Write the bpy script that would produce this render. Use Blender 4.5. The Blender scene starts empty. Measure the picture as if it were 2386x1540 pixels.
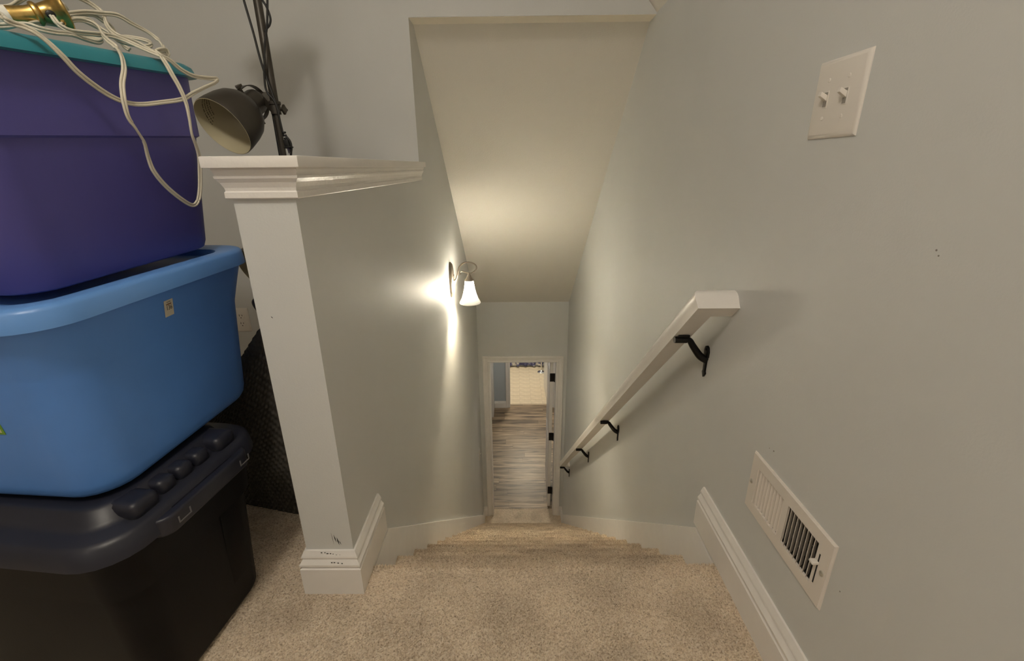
import bpy, bmesh, math, random
from mathutils import Vector, Matrix
random.seed(7)
SC = bpy.context.scene
COL = SC.collection
PI = math.pi

# ------------------------------------------------------------------ camera
CX, CY, FPX, EYE = 1193.0, 770.0, 1057.96, 1.0155
PITCH, YAW, ROLL = .3463, -.0086, -.0102
cF = Vector((math.sin(YAW)*math.cos(PITCH), math.cos(YAW)*math.cos(PITCH), -math.sin(PITCH)))
cR = Vector((math.cos(YAW), -math.sin(YAW), 0)); cU = cR.cross(cF)
cR, cU = math.cos(ROLL)*cR+math.sin(ROLL)*cU, -math.sin(ROLL)*cR+math.cos(ROLL)*cU
CAMP = Vector((0, 0, EYE))
cam = bpy.data.cameras.new('camera'); cam.sensor_width = 36; cam.lens = 36*FPX/2386; cam.clip_start = .02
camo = bpy.data.objects.new('camera', cam); COL.objects.link(camo)
m = Matrix((cR, cU, -cF)).transposed().to_4x4(); m.translation = CAMP
camo.matrix_world = m
SC.camera = camo
def ray(u, v): return cR*((u-CX)/FPX)+cU*((CY-v)/FPX)+cF
def on_x(u, v, x): d = ray(u, v); return CAMP+d*(x/d.x)
def on_y(u, v, y): d = ray(u, v); return CAMP+d*(y/d.y)
def on_z(u, v, z): d = ray(u, v); return CAMP+d*((z-EYE)/d.z)
def on_plane(u, v, p, n): d = ray(u, v); return CAMP+d*((p-CAMP).dot(n)/d.dot(n))

# ------------------------------------------------------------------ world, lamps, exposure
w = bpy.data.worlds.new('world'); SC.world = w; w.use_nodes = True
w.node_tree.nodes['Background'].inputs[0].default_value = (.5, .5, .52, 1)
w.node_tree.nodes['Background'].inputs[1].default_value = .0
SC.view_settings.view_transform = 'Standard'; SC.view_settings.look = 'None'
SC.view_settings.gamma = 1; SC.view_settings.use_curve_mapping = False
SC.view_settings.exposure = 0.54
SC.cycles.use_denoising = True
SC.cycles.max_bounces = 14; SC.cycles.diffuse_bounces = 10
def lamp(name, loc, power, col, rad):
    l = bpy.data.lights.new(name, 'POINT'); l.energy = power; l.color = col; l.shadow_soft_size = rad
    o = bpy.data.objects.new(name, l); o.location = loc; COL.objects.link(o); return o
lamp('room_ceiling_light', (-.45, -.22, 2.25), 21.5, (1, .92, .80), .09)      # the bonus room's own ceiling fixture
lamp('room_fill_light', (-1.0, -2.3, 2.20), 9, (1, .92, .81), .25)         # added fill lamp at the room's rear, lifts the back wall; no fixture there
lamp('hall_light', (.25, 5.9, -.75), 13, (1, .90, .76), .09)
lamp('hall_window_light', (-1.6, 6.0, -1.6), 3.5, (.72, .84, 1), .3)
lamp('bathroom_light', (.2, 8.2, -.80), 42, (1, .88, .68), .09)

# ------------------------------------------------------------------ helpers
MATS = {}
def mat(name, col, rough=.6, metal=0, bump=0, bscale=200, var=0, vscale=5, spec=.5, emit=None, estr=0, coat=0):
    if name in MATS: return MATS[name]
    M = bpy.data.materials.new(name); M.use_nodes = True
    nt = M.node_tree; b = nt.nodes['Principled BSDF']
    b.inputs['Base Color'].default_value = (*col, 1); b.inputs['Roughness'].default_value = rough
    b.inputs['Metallic'].default_value = metal; b.inputs['Specular IOR Level'].default_value = spec
    b.inputs['Coat Weight'].default_value = coat
    tc = nt.nodes.new('ShaderNodeTexCoord')
    if var:
        n = nt.nodes.new('ShaderNodeTexNoise'); n.inputs['Scale'].default_value = vscale; n.inputs['Detail'].default_value = 5
        nt.links.new(tc.outputs['Object'], n.inputs['Vector'])
        r = nt.nodes.new('ShaderNodeValToRGB')
        r.color_ramp.elements[0].position = .3; r.color_ramp.elements[1].position = .7
        r.color_ramp.elements[0].color = (*[max(0, c*(1-var)) for c in col], 1)
        r.color_ramp.elements[1].color = (*[min(1, c*(1+var)) for c in col], 1)
        nt.links.new(n.outputs['Fac'], r.inputs['Fac']); nt.links.new(r.outputs['Color'], b.inputs['Base Color'])
    if bump:
        n = nt.nodes.new('ShaderNodeTexNoise'); n.inputs['Scale'].default_value = bscale; n.inputs['Detail'].default_value = 3
        nt.links.new(tc.outputs['Object'], n.inputs['Vector'])
        bp = nt.nodes.new('ShaderNodeBump'); bp.inputs['Strength'].default_value = bump; bp.inputs['Distance'].default_value = .002
        nt.links.new(n.outputs['Fac'], bp.inputs['Height']); nt.links.new(bp.outputs['Normal'], b.inputs['Normal'])
    if emit:
        b.inputs['Emission Color'].default_value = (*emit, 1); b.inputs['Emission Strength'].default_value = estr
    MATS[name] = M; return M

PAINT = mat('wall_paint', (.625, .635, .625), .55, bump=.12, bscale=260, var=.02, vscale=3)
HALLP = mat('hall_paint', (.47, .53, .58), .55, bump=.1, bscale=260)
CEIL = mat('ceiling_paint', (.74, .71, .65), .8, bump=.55, bscale=150)
TRIM = mat('trim_paint', (.81, .785, .755), .32, bump=.06, bscale=90, var=.02, vscale=20)
TRIMR = mat('brushed_trim_paint', (.81, .785, .755), .35, bump=.5, bscale=70)
PLAST = mat('white_plastic', (.78, .74, .69), .35)
BLKM = mat('black_metal', (.012, .011, .010), .35, metal=.6)
DARK = mat('dark_void', (.01, .01, .01), .9)

def carpet_mat():
    M = bpy.data.materials.new('beige_carpet'); M.use_nodes = True
    nt = M.node_tree; b = nt.nodes['Principled BSDF']; L = nt.links
    b.inputs['Roughness'].default_value = .95; b.inputs['Specular IOR Level'].default_value = .1
    b.inputs['Sheen Weight'].default_value = .08
    b.inputs['Sheen Roughness'].default_value = .35; b.inputs['Sheen Tint'].default_value = (1, .88, .70, 1)
    tc = nt.nodes.new('ShaderNodeTexCoord')
    v = nt.nodes.new('ShaderNodeTexVoronoi'); v.inputs['Scale'].default_value = 330
    dn = nt.nodes.new('ShaderNodeTexNoise'); dn.inputs['Scale'].default_value = 190; dn.inputs['Detail'].default_value = 4
    big = nt.nodes.new('ShaderNodeTexNoise'); big.inputs['Scale'].default_value = 7; big.inputs['Detail'].default_value = 3
    for n in (v, dn, big): L.new(tc.outputs['Object'], n.inputs['Vector'])
    sep = nt.nodes.new('ShaderNodeSeparateColor'); L.new(v.outputs['Color'], sep.inputs['Color'])
    r = nt.nodes.new('ShaderNodeValToRGB'); e = r.color_ramp.elements
    e[0].position = 0; e[0].color = (.42, .335, .245, 1)
    e[1].position = 1; e[1].color = (.97, .89, .76, 1)
    for p, c in ((.2, (.72, .60, .46, 1)), (.45, (.90, .785, .625, 1)), (.75, (.92, .83, .715, 1))):
        x = e.new(p); x.color = c
    mx = nt.nodes.new('ShaderNodeMath'); mx.operation = 'MULTIPLY_ADD'
    L.new(dn.outputs['Fac'], mx.inputs[0]); mx.inputs[1].default_value = 1.5; mx.inputs[2].default_value = -.5
    av = nt.nodes.new('ShaderNodeMix'); av.inputs[0].default_value = .5
    L.new(sep.outputs[0], av.inputs[2]); L.new(mx.outputs[0], av.inputs[3])
    L.new(av.outputs[0], r.inputs['Fac'])
    br = nt.nodes.new('ShaderNodeValToRGB')
    br.color_ramp.elements[0].position = .32; br.color_ramp.elements[0].color = (.80, .78, .765, 1)
    br.color_ramp.elements[1].position = .58; br.color_ramp.elements[1].color = (1, 1, 1, 1)
    L.new(big.outputs['Fac'], br.inputs['Fac'])
    mm = nt.nodes.new('ShaderNodeMix'); mm.data_type = 'RGBA'; mm.blend_type = 'MULTIPLY'; mm.inputs[0].default_value = 1
    L.new(r.outputs['Color'], mm.inputs[6]); L.new(br.outputs['Color'], mm.inputs[7])
    L.new(mm.outputs[2], b.inputs['Base Color'])
    bp = nt.nodes.new('ShaderNodeBump'); bp.inputs['Strength'].default_value = .6; bp.inputs['Distance'].default_value = .002
    L.new(dn.outputs['Fac'], bp.inputs['Height']); L.new(bp.outputs['Normal'], b.inputs['Normal'])
    tr = nt.nodes.new('ShaderNodeBsdfTranslucent'); ms = nt.nodes.new('ShaderNodeMixShader'); ms.inputs[0].default_value = .22
    L.new(mm.outputs[2], tr.inputs['Color']); L.new(b.outputs[0], ms.inputs[1]); L.new(tr.outputs[0], ms.inputs[2])
    L.new(ms.outputs[0], nt.nodes['Material Output'].inputs['Surface'])
    return M
CARPET = carpet_mat()

def wood_mat():
    M = bpy.data.materials.new('grey_brown_plank'); M.use_nodes = True
    nt = M.node_tree; b = nt.nodes['Principled BSDF']; L = nt.links
    b.inputs['Roughness'].default_value = .38
    tc = nt.nodes.new('ShaderNodeTexCoord'); oi = nt.nodes.new('ShaderNodeObjectInfo')
    mp = nt.nodes.new('ShaderNodeMapping'); mp.inputs['Scale'].default_value = (1.6, 22, 1)
    cmb = nt.nodes.new('ShaderNodeCombineXYZ')
    ml = nt.nodes.new('ShaderNodeMath'); ml.operation = 'MULTIPLY'; ml.inputs[1].default_value = 40
    L.new(oi.outputs['Random'], ml.inputs[0]); L.new(ml.outputs[0], cmb.inputs[0]); L.new(ml.outputs[0], cmb.inputs[2])
    L.new(tc.outputs['Object'], mp.inputs['Vector']); L.new(cmb.outputs[0], mp.inputs['Location'])
    n = nt.nodes.new('ShaderNodeTexNoise'); n.inputs['Scale'].default_value = 1.6; n.inputs['Detail'].default_value = 6; n.inputs['Distortion'].default_value = .6
    L.new(mp.outputs[0], n.inputs['Vector'])
    r = nt.nodes.new('ShaderNodeValToRGB'); e = r.color_ramp.elements
    e[0].position = .33; e[0].color = (.060, .042, .028, 1); e[1].position = .68; e[1].color = (.42, .32, .215, 1)
    x = e.new(.47); x.color = (.235, .172, .112, 1)
    L.new(n.outputs['Fac'], r.inputs['Fac'])
    hs = nt.nodes.new('ShaderNodeHueSaturation')
    m2 = nt.nodes.new('ShaderNodeMapRange'); m2.inputs[3].default_value = .6; m2.inputs[4].default_value = 1.3
    L.new(oi.outputs['Random'], m2.inputs[0]); L.new(m2.outputs[0], hs.inputs['Value']); L.new(r.outputs['Color'], hs.inputs['Color'])
    L.new(hs.outputs[0], b.inputs['Base Color'])
    return M
WOOD = wood_mat()
TILE = mat('cream_tile', (.62, .53, .40), .35, var=.10, vscale=9)
GROUT = mat('tile_grout', (.47, .40, .31), .9)

def tag(o, label=None, cat=None, group=None, kind=None):
    if label: o['label'] = label
    if cat: o['category'] = cat
    if group: o['group'] = group
    if kind: o['kind'] = kind
    return o
def link(name, me, mt=None, parent=None, smooth=None):
    o = bpy.data.objects.new(name, me); COL.objects.link(o)
    if mt and not me.materials: me.materials.append(mt)
    if parent:
        o.parent = parent
        o.matrix_parent_inverse = parent.matrix_world.inverted() if False else Matrix.Identity(4)
    if smooth is not None:
        for p in me.polygons: p.use_smooth = True
        if smooth < 3: me.set_sharp_from_angle(angle=smooth)
    return o
def empty(name, loc=(0, 0, 0), rot=None):
    o = bpy.data.objects.new(name, None); COL.objects.link(o); o.location = loc; o.empty_display_size = .05
    if rot: o.rotation_euler = rot
    return o

class MB:
    """collects shapes in one bmesh; coordinates are those of the parent"""
    def __init__(s): s.bm = bmesh.new()
    def raw(s, V, Fs, M=None):
        vs = [s.bm.verts.new(M @ Vector(v) if M else v) for v in V]
        for f in Fs:
            try: s.bm.faces.new([vs[i] for i in f])
            except ValueError: pass
        return s
    def box(s, a, b, M=None):
        x0, y0, z0 = a; x1, y1, z1 = b
        V = [(x, y, z) for x in (x0, x1) for y in (y0, y1) for z in (z0, z1)]
        return s.raw(V, [(0, 1, 3, 2), (4, 6, 7, 5), (0, 4, 5, 1), (2, 3, 7, 6), (0, 2, 6, 4), (1, 5, 7, 3)], M)
    def prism(s, pts, axis, a, b, M=None):
        """polygon pts in the two other axes (cyclic order kept), extruded along axis a..b"""
        n = len(pts)
        def mk(p, t):
            if axis == 'x': return (t, p[0], p[1])
            if axis == 'y': return (p[0], t, p[1])
            return (p[0], p[1], t)
        V = [mk(p, a) for p in pts]+[mk(p, b) for p in pts]
        Fs = [tuple(range(n)), tuple(range(2*n-1, n-1, -1))]+[(i, i+n, (i+1) % n+n, (i+1) % n) for i in range(n)]
        return s.raw(V, Fs, M)
    def rings(s, R, cap=True, closed=True, M=None):
        n = len(R[0]); V = [p for r in R for p in r]; Fs = []
        for i in range(len(R)-1):
            for j in range(n if closed else n-1):
                k = (j+1) % n
                Fs.append((i*n+j, i*n+k, (i+1)*n+k, (i+1)*n+j))
        if cap: Fs += [tuple(range(n-1, -1, -1)), tuple(range((len(R)-1)*n, len(R)*n))]
        return s.raw(V, Fs, M)
    def lathe(s, prof, seg=32, M=None, cap=True):
        return s.rings([[(r*math.cos(2*PI*j/seg), r*math.sin(2*PI*j/seg), z) for j in range(seg)] for r, z in prof], cap, True, M)
    def tube(s, pts, r, seg=10, M=None, cap=True):
        pts = [Vector(p) for p in pts]; n = len(pts)
        rr = r if hasattr(r, '__len__') else [r]*n
        R = []; t0 = (pts[1]-pts[0]).normalized()
        up = Vector((0, 0, 1)) if abs(t0.z) < .9 else Vector((1, 0, 0))
        nn = (up-t0*up.dot(t0)).normalized()
        for i in range(n):
            t = (pts[min(i+1, n-1)]-pts[max(i-1, 0)]).normalized()
            nn = (nn-t*nn.dot(t)).normalized(); bb = t.cross(nn)
            R.append([tuple(pts[i]+rr[i]*(math.cos(2*PI*j/seg)*nn+math.sin(2*PI*j/seg)*bb)) for j in range(seg)])
        return s.rings(R, cap, True, M)
    def mesh(s, name, bevel=0, seg=2, angle=.6):
        bm = s.bm
        bmesh.ops.recalc_face_normals(bm, faces=bm.faces)
        if bevel:
            ed = [e for e in bm.edges if e.is_manifold and e.calc_face_angle(0) > angle]
            bmesh.ops.bevel(bm, geom=ed, offset=bevel, segments=seg, affect='EDGES', profile=.6)
            bmesh.ops.recalc_face_normals(bm, faces=bm.faces)
        me = bpy.data.meshes.new(name); bm.to_mesh(me); bm.free(); return me
    def obj(s, name, mt, parent=None, bevel=0, seg=2, smooth=None):
        if bevel and smooth is None: smooth = .7
        return link(name, s.mesh(name, bevel, seg), mt, parent, smooth)

def catmull(pts, n=8):
    P = [Vector(p) for p in pts]; P = [P[0]*2-P[1]]+P+[P[-1]*2-P[-2]]; out = []
    for i in range(1, len(P)-2):
        a, b, c, d = P[i-1:i+3]
        for k in range(n):
            t = k/n
            out.append(.5*((2*b)+(c-a)*t+(2*a-5*b+4*c-d)*t*t+(3*b-a-3*c+d)*t**3))
    out.append(P[-2]); return out
def frame_z(p, d, up=(0, 0, 1)):
    """matrix with local +Z along d at p"""
    z = Vector(d).normalized(); u = Vector(up)
    if abs(u.dot(z)) > .98: u = Vector((1, 0, 0))
    x = u.cross(z).normalized(); y = z.cross(x)
    M = Matrix((x, y, z)).transposed().to_4x4(); M.translation = p; return M
def moulding(path, prof, out=1):
    """sweep profile [(offset, z)] along an XY polyline with mitred corners; offset to the left (out=1) or right of travel"""
    P = [Vector((x, y)) for x, y in path]; R = []
    for i, p in enumerate(P):
        dirs = []
        if i > 0: dirs.append((P[i]-P[i-1]).normalized())
        if i < len(P)-1: dirs.append((P[i+1]-P[i]).normalized())
        ns = [Vector((-d.y, d.x))*out for d in dirs]
        nv = ns[0] if len(ns) == 1 else (ns[0]+ns[1])/(1+ns[0].dot(ns[1]))
        R.append([(p.x+nv.x*o, p.y+nv.y*o, z) for o, z in prof])
    return MB().rings(R)
def structure(o, label): return tag(o, label, 'room structure', kind='structure')

# ------------------------------------------------------------------ main dimensions (metres; landing floor z = 0)
XR, XL, XH = .55, -.4053, -.522           # right wall, stair side and room side of the left partition
YN, YB, YS, YD = .871, 2.055, 2.143, 4.487  # end of half wall, back wall, its stair side, wall at the foot
ZD = -3.016                               # hall floor
ZSOF, ZCEND = 1.561, -.293
NR = 17; RISE = -ZD/NR; RUN = .201; Y0 = .945
X_MIN, Y_MIN, Z_CEIL = -3.6, -3.2, 2.42
ZC1 = ZCEND
def zceil(y): return ZSOF+(ZCEND-ZSOF)*(y-YS)/(YD-YS)

# ---- walls
V0, V1, VZ0, VZ1 = .622, .873, .268, .382   # duct hole in the right wall
b = MB()
T = .11
b.prism([(Y_MIN, 0), (V0, 0), (V0, 1.566), (Y_MIN, 1.566)], 'x', XR, XR+T)
b.box((XR, V0, 0), (XR+T, V1, VZ0)); b.box((XR, V0, VZ1), (XR+T, V1, 1.566))
b.prism([(V1, 0), (YD, 0), (YD, 1.566), (V1, 1.566)], 'x', XR, XR+T)
b.prism([(Y0-.35, 0), (Y0-.35, -.5), (YD, ZD-.1), (YD, 0)], 'x', XR, XR+T)
WR = structure(b.obj('wall_right', PAINT), 'long pale grey wall on the right of the stairs carrying the handrail')
b = MB(); b.prism([(YN, 0), (YB, 0), (YB, 1.02), (YN, 1.02)], 'x', XH, XL)
HALF = structure(b.obj('wall_half', PAINT), 'waist-high grey half wall beside the stair opening')
b = MB()
b.prism([(YB, 0), (YB, 2.6), (YS, 2.6), (YD, 1.7), (YD, ZD-.1), (YD-.3, ZD-.1), (Y0-.35, -.5), (Y0-.35, -.004), (YN, -.004), (YN, 0)], 'x', XH, XL)
structure(b.obj('wall_left', PAINT), 'grey stairwell wall on the left carrying the lit sconce')
b = MB()
b.box((X_MIN, YB, 0), (XH, YS, 2.6)); b.box((XL, YB, ZSOF), (XR+T, YS, 2.6))
structure(b.obj('wall_back', PAINT), 'pale grey room wall behind the floor lamp, with the header over the stairs')
b = MB(); b.box((X_MIN-.1, Y_MIN-.1, 0), (X_MIN, YS, 2.6)); structure(b.obj('wall_room_left', PAINT), 'grey wall at the far left end of the upper room')
b = MB(); b.box((X_MIN-.1, Y_MIN-.1, 0), (XR+T, Y_MIN, 2.6)); structure(b.obj('wall_room_rear', PAINT), 'grey wall of the upper room facing the stairs')
# room ceiling: slope from the knee wall, then flat
b = MB(); s = 1.15
xk = XR-(Z_CEIL-1.566)/s
b.prism([(XR+.001, 1.566), (xk, Z_CEIL), (X_MIN-.1, Z_CEIL), (X_MIN-.1, Z_CEIL+.1), (xk+.05, Z_CEIL+.1), (XR+T, 1.62), (XR+T, 1.566)], 'y', Y_MIN-.1, YB)
structure(b.obj('ceiling_room', CEIL), 'off-white sloped ceiling of the upper room above the right wall')
# stairwell ceiling
b = MB(); b.prism([(YS, ZSOF), (YD, ZCEND), (YD, ZCEND+.15), (YS, ZSOF+.15)], 'x', XL, XR+T)
structure(b.obj('ceiling_stairwell', CEIL), 'textured cream ceiling sloping down over the stairs')
b = MB(); b.box((XL, YB+.002, ZSOF-.0015), (XR, YS, ZSOF+.02)); structure(b.obj('ceiling_soffit', mat('soffit_paint', (.74, .68, .57), .6)), 'narrow cream strip under the header at the top of the stair ceiling')

# ---- wall at the foot with the door opening
DO0, DO1, DOZ = -.283, .437, -.972
b = MB(); yt = YD+.115
b.box((XH, YD, ZD-.1), (DO0-.018, yt, .1)); b.box((DO1+.018, YD, ZD-.1), (XR+T, yt, .1)); b.box((DO0-.018, YD, DOZ+.018), (DO1+.018, yt, .1))
structure(b.obj('wall_foot', PAINT), 'grey wall at the foot of the stairs around the doorway')
fr = empty('door_1', ((DO0+DO1)/2, YD, ZD)); structure(fr, 'white cased doorway at the foot of the stairs')
fl = Vector(fr.location)
def lc(v): return (v[0]-fl.x, v[1]-fl.y, v[2]-fl.z)
def lbox(a, c): return MB().box(lc(a), lc(c))
for a, c in (((DO0-.018, YD-.002, ZD), (DO0, yt+.002, DOZ)), ((DO1, YD-.002, ZD), (DO1+.018, yt+.002, DOZ)), ((DO0-.018, YD-.002, DOZ), (DO1+.018, yt+.002, DOZ+.018))):
    lbox(a, c).obj('jamb', TRIM, fr, bevel=.0015)
CW = .07
def casing(x0, x1, zt, zb, y, par, conv, mt=TRIM, sgn=-1):
    # U-shaped casing with a stepped profile, mitred: (distance from opening, projection)
    prof = [(0, 0), (0, .010), (.012, .012), (.018, .009), (.045, .014), (.052, .018), (.066, .018), (.07, .015), (.07, 0)]
    R = []
    for cx_, cz_, ox, oz in ((x0, zb, -1, 0), (x0, zt, -1, 1), (x1, zt, 1, 1), (x1, zb, 1, 0)):
        R.append([conv((cx_+ox*d, y+sgn*p, cz_+oz*d)) for d, p in prof])
    names = ('casing', 'casing', 'casing')
    for i in range(3): MB().rings(R[i:i+2]).obj('casing', mt, par)
casing(DO0-.006, DO1+.006, DOZ+.006, ZD, YD, fr, lc)

# door leaf, hinged on the right jamb, swung open into the hall
dl = empty('door_2', (DO1, yt+.01, ZD)); structure(dl, 'white door swung open into the hall with black hinges')
Md = Matrix.Rotation(math.radians(-1.5), 4, 'Z')
b = MB(); W = .70
b.box((-.056, .012, .012), (-.021, W, 2.03), Md); b.obj('leaf', TRIM, dl, bevel=.002)
for z0, z1 in ((.18, .92), (1.02, 1.86)):
    for y0, y1 in ((.11, .32), (.40, .61)):
        MB().box((-.0585, y0, z0), (-.0545, y1, z1), Md).obj('panel', TRIM, dl, bevel=.002)
for z in (.26, 1.03, 1.80):
    b = MB(); b.box((-.056, .004, z-.05), (.0, .0125, z+.05)); b.lathe([(.007, z-.052), (.007, z+.052)], 12, Matrix.Translation((-.003, .0, 0)))
    b.obj('hinge', BLKM, dl, bevel=.001)

# ---- baseboards and skirts
BASEP = [(0, 0), (.017, 0), (.017, .080), (.0125, .0835), (.0125, .0865), (.0165, .0885), (.0165, .0945), (.0085, .107), (.0085, .1095), (.0115, .1115), (.0105, .116), (.0045, .129), (0, .129)]
structure(moulding([(XR, Y_MIN), (XR, 1.097)], BASEP).obj('baseboard_right', TRIM), 'white moulded baseboard running along the right wall below the vent')
bh = structure(moulding([(XH, YB-.002), (XH, YN), (XL, YN), (XL, 1.075)], BASEP, -1).obj('baseboard_half_wall', TRIM), 'tall white baseboard wrapped around the end of the half wall')
structure(moulding([(X_MIN, YB), (XH-.02, YB)], BASEP, -1).obj('baseboard_back', TRIM), 'white baseboard along the room wall behind the totes')
def skirt(x0, x1, name, label):
    sl = -RISE/RUN
    ya, za = 1.092, -.016
    zb = ZD+.105; ybt = ya+(zb-za)/sl
    b = MB(); b.prism([(Y0-.06, za), (ya, za), (ybt, zb), (YD-.001, zb), (YD-.001, ZD-.05), (4.0, ZD-.05), (Y0-.06, -.45)], 'x', x0, x1)
    return structure(b.obj(name, TRIM, bevel=.003), label)
skirt(XL, XL+.0145, 'trim_1', 'white skirt board descending beside the steps on the left')
skirt(XR-.0145, XR, 'trim_2', 'white skirt board descending beside the steps on the right')
BP2 = [(o, z+ZD) for o, z in BASEP]
structure(moulding([(XR-.002, 4.30), (XR-.002, YD)], BP2).obj('baseboard_foot_right', TRIM), 'short white baseboard at the foot of the stairs on the right')
structure(moulding([(XL+.002, 4.30), (XL+.002, YD)], BP2, -1).obj('baseboard_foot_left', TRIM), 'short white baseboard at the foot of the stairs on the left')
structure(moulding([(XL, YD), (DO0-.077, YD)], BP2, -1).obj('baseboard_door_left', TRIM), 'sliver of white baseboard left of the doorway casing')
structure(moulding([(DO1+.077, YD), (XR, YD)], BP2, -1).obj('baseboard_door_right', TRIM), 'sliver of white baseboard right of the doorway casing')

# cap and crown on the half wall
CROWN = [(0, .964), (.0065, .964), (.0085, .966), (.0085, .976), (.0065, .978), (.0075, .984), (.0115, .993), (.0165, 1.000), (.0175, 1.004), (.0155, 1.0055), (.0165, 1.009), (.0185, 1.0145), (.0185, 1.018), (0, 1.018)]
structure(moulding([(XH, YB-.001), (XH, YN), (XL, YN), (XL, YB-.001)], CROWN, -1).obj('trim_3', TRIMR), 'white crown moulding under the half wall cap')
b = MB(); b.box((XH-.028, YN-.030, 1.018), (XL+.028, YB-.001, 1.0375))
structure(b.obj('trim_4', TRIMR, bevel=.002), 'flat white cap board on top of the half wall')
# scuffs on the end of the half wall
SCUFF = mat('scuff_mark', (.035, .033, .035), .8)
def scuff(u0, v0, u1, v1, wpx):
    a = on_y(u0, v0, YN-.0004); c = on_y(u1, v1, YN-.0004); d = (c-a); n = Vector((-d.z, 0, d.x)).normalized()*(wpx*.0004)
    mid = (a+c)/2
    V = [a, mid+n, c, mid-n]
    b = MB().raw([tuple(p) for p in V]+[tuple(p+Vector((0, .0006, 0))) for p in V], [(0, 1, 2, 3), (7, 6, 5, 4), (0, 4, 5, 1), (1, 5, 6, 2), (2, 6, 7, 3), (3, 7, 4, 0)])
    b.obj('scuff', SCUFF, HALF)
for q in ((777, 1246, 784, 1264, 3), (784, 1252, 791, 1270, 4), (790, 1260, 795, 1269, 2), (771, 1241, 778, 1268, 1), (631, 737, 636, 742, 2)): scuff(*q)
def bscuff(u, v, s, y):
    p = on_y(u, v, y); M = Matrix.Translation(p)
    MB().box((-s*.0008, -.0003, -.0010), (s*.0008, .0006, .0010), M).obj('scuff', SCUFF, bh)
for u, v, s in ((749, 1288, 2), (757, 1288, 1.5), (763, 1290, 3), (770, 1290, 2), (776, 1291, 1), (784, 1293, 2), (792, 1293, 1)): bscuff(u, v, s, YN-.0085)
for u, v, s in ((773, 1311, 2), (779, 1311, 2), (788, 1312, 2), (797, 1313, 2)): bscuff(u, v, s, YN-.0155)

for u, v, s_ in ((1803, 1051, 1.6), (2182, 583, 1.2), (2187, 596, 1.0), (1793, 1044, .8), (1957, 1378, 1.0)):
    p = on_x(u, v, XR-.0002); MB().lathe([(.0011*s_, -.0004), (.0011*s_, .0004)], 8, frame_z(p, (1, 0, 0))).obj('speck', mat('wall_speck', (.25, .23, .21), .8), WR)
# ---- carpet: upper floor and steps
def carpet_grid(x0, x1, y0, y1, step, z=0, amp=.0021):
    nx = max(1, round((x1-x0)/step)); ny = max(1, round((y1-y0)/step))
    V = [(x0+(x1-x0)*i/nx+random.uniform(-.3, .3)*step*(0 < i < nx), y0+(y1-y0)*j/ny, z+random.uniform(-amp, amp)) for i in range(nx+1) for j in range(ny+1)]
    Fs = [(i*(ny+1)+j, (i+1)*(ny+1)+j, (i+1)*(ny+1)+j+1, i*(ny+1)+j+1) for i in range(nx) for j in range(ny)]
    return V, Fs
def nosing_profile(k):
    yk = Y0+RUN*k; zk = -RISE*k; yb_ = yk-RUN-.028
    P = [(yb_, zk-.002)]
    n = 24
    for i in range(1, n+1): P.append((yb_+(yk-.016-yb_)*i/n, zk-.006*math.sin(PI*min(1, i/(n-2)))))
    for i in range(1, 9):
        a = PI/2-PI*1.05*i/9
        P.append((yk-.015+.015*math.cos(a), zk-.014+.016*math.sin(a)))
    P += [(yk-.028, zk-.034)]
    for i in range(1, 8): P.append((yk-.028, zk-.034-(RISE-.034)*i/7))
    return P
def step_mesh(P, x0, x1, nx, amp, close):
    V, Fs = [], []; n = len(P)
    for i in range(nx+1):
        x = x0+(x1-x0)*i/nx
        wob = .0025*math.sin(7*x+P[0][1]*9)+.0015*math.sin(19*x+P[0][1]*5)
        for j, (y, z) in enumerate(P):
            e = 0 if j in (0, n-1) else 1
            V.append((x, y+e*(random.uniform(-amp, amp)+wob*(y > P[-1][0]-.01)), z+e*random.uniform(-amp, amp)))
    for i in range(nx):
        for j in range(n-1): Fs.append((i*n+j, (i+1)*n+j, (i+1)*n+j+1, i*n+j+1))
    # solid below
    o = len(V)
    V += [(x0, close[0], close[1]), (x1, close[0], close[1])]
    Fs.append(tuple([i for i in range(n)]+[o])); Fs.append(tuple([nx*n+i for i in range(n-1, -1, -1)]+[o+1]))
    me = bpy.data.meshes.new('stair_step'); me.from_pydata(V, [], Fs); me.update(); return me
SX0, SX1 = XL+.0145, XR-.0145
V, Fs = carpet_grid(XH-.35, XR-.015, .25, Y0-.022, .0042)
b = MB().raw(V, Fs)
V, Fs = carpet_grid(XH-.35, XH-.015, Y0-.022, 1.7, .007); b.raw(V, Fs)
b.box((X_MIN, Y_MIN, -.09), (XR, .25, -.0005)); b.box((X_MIN, .25, -.09), (XH-.35, YB, -.0005))
b.box((XH-.35, .25, -.09), (XR, Y0-.03, -.004)); b.box((XH-.35, Y0-.03, -.09), (XL-.002, YB, -.004))
fo = b.obj('floor', CARPET); structure(fo, 'speckled beige cut-pile carpet of the upper landing')
st = empty('staircase', ((SX0+SX1)/2, Y0, ZD)); tag(st, 'straight flight of beige carpeted steps going down to the doorway', 'stairs', kind='structure')
Mi = Matrix.Translation(-Vector(st.location))
for k in range(NR):
    P = nosing_profile(k)
    if k == 0: P = [(Y0-.035, 0)]+[p for p in P if p[0] > Y0-.03 or p[1] < -.001]
    me = step_mesh(P, SX0 if k else SX0-.008, SX1 if k else SX1+.008, 220 if k < 7 else 90, .0019, (P[0][0], P[-1][1]))
    me.transform(Mi); o = link('step', me, CARPET, st)
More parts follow.
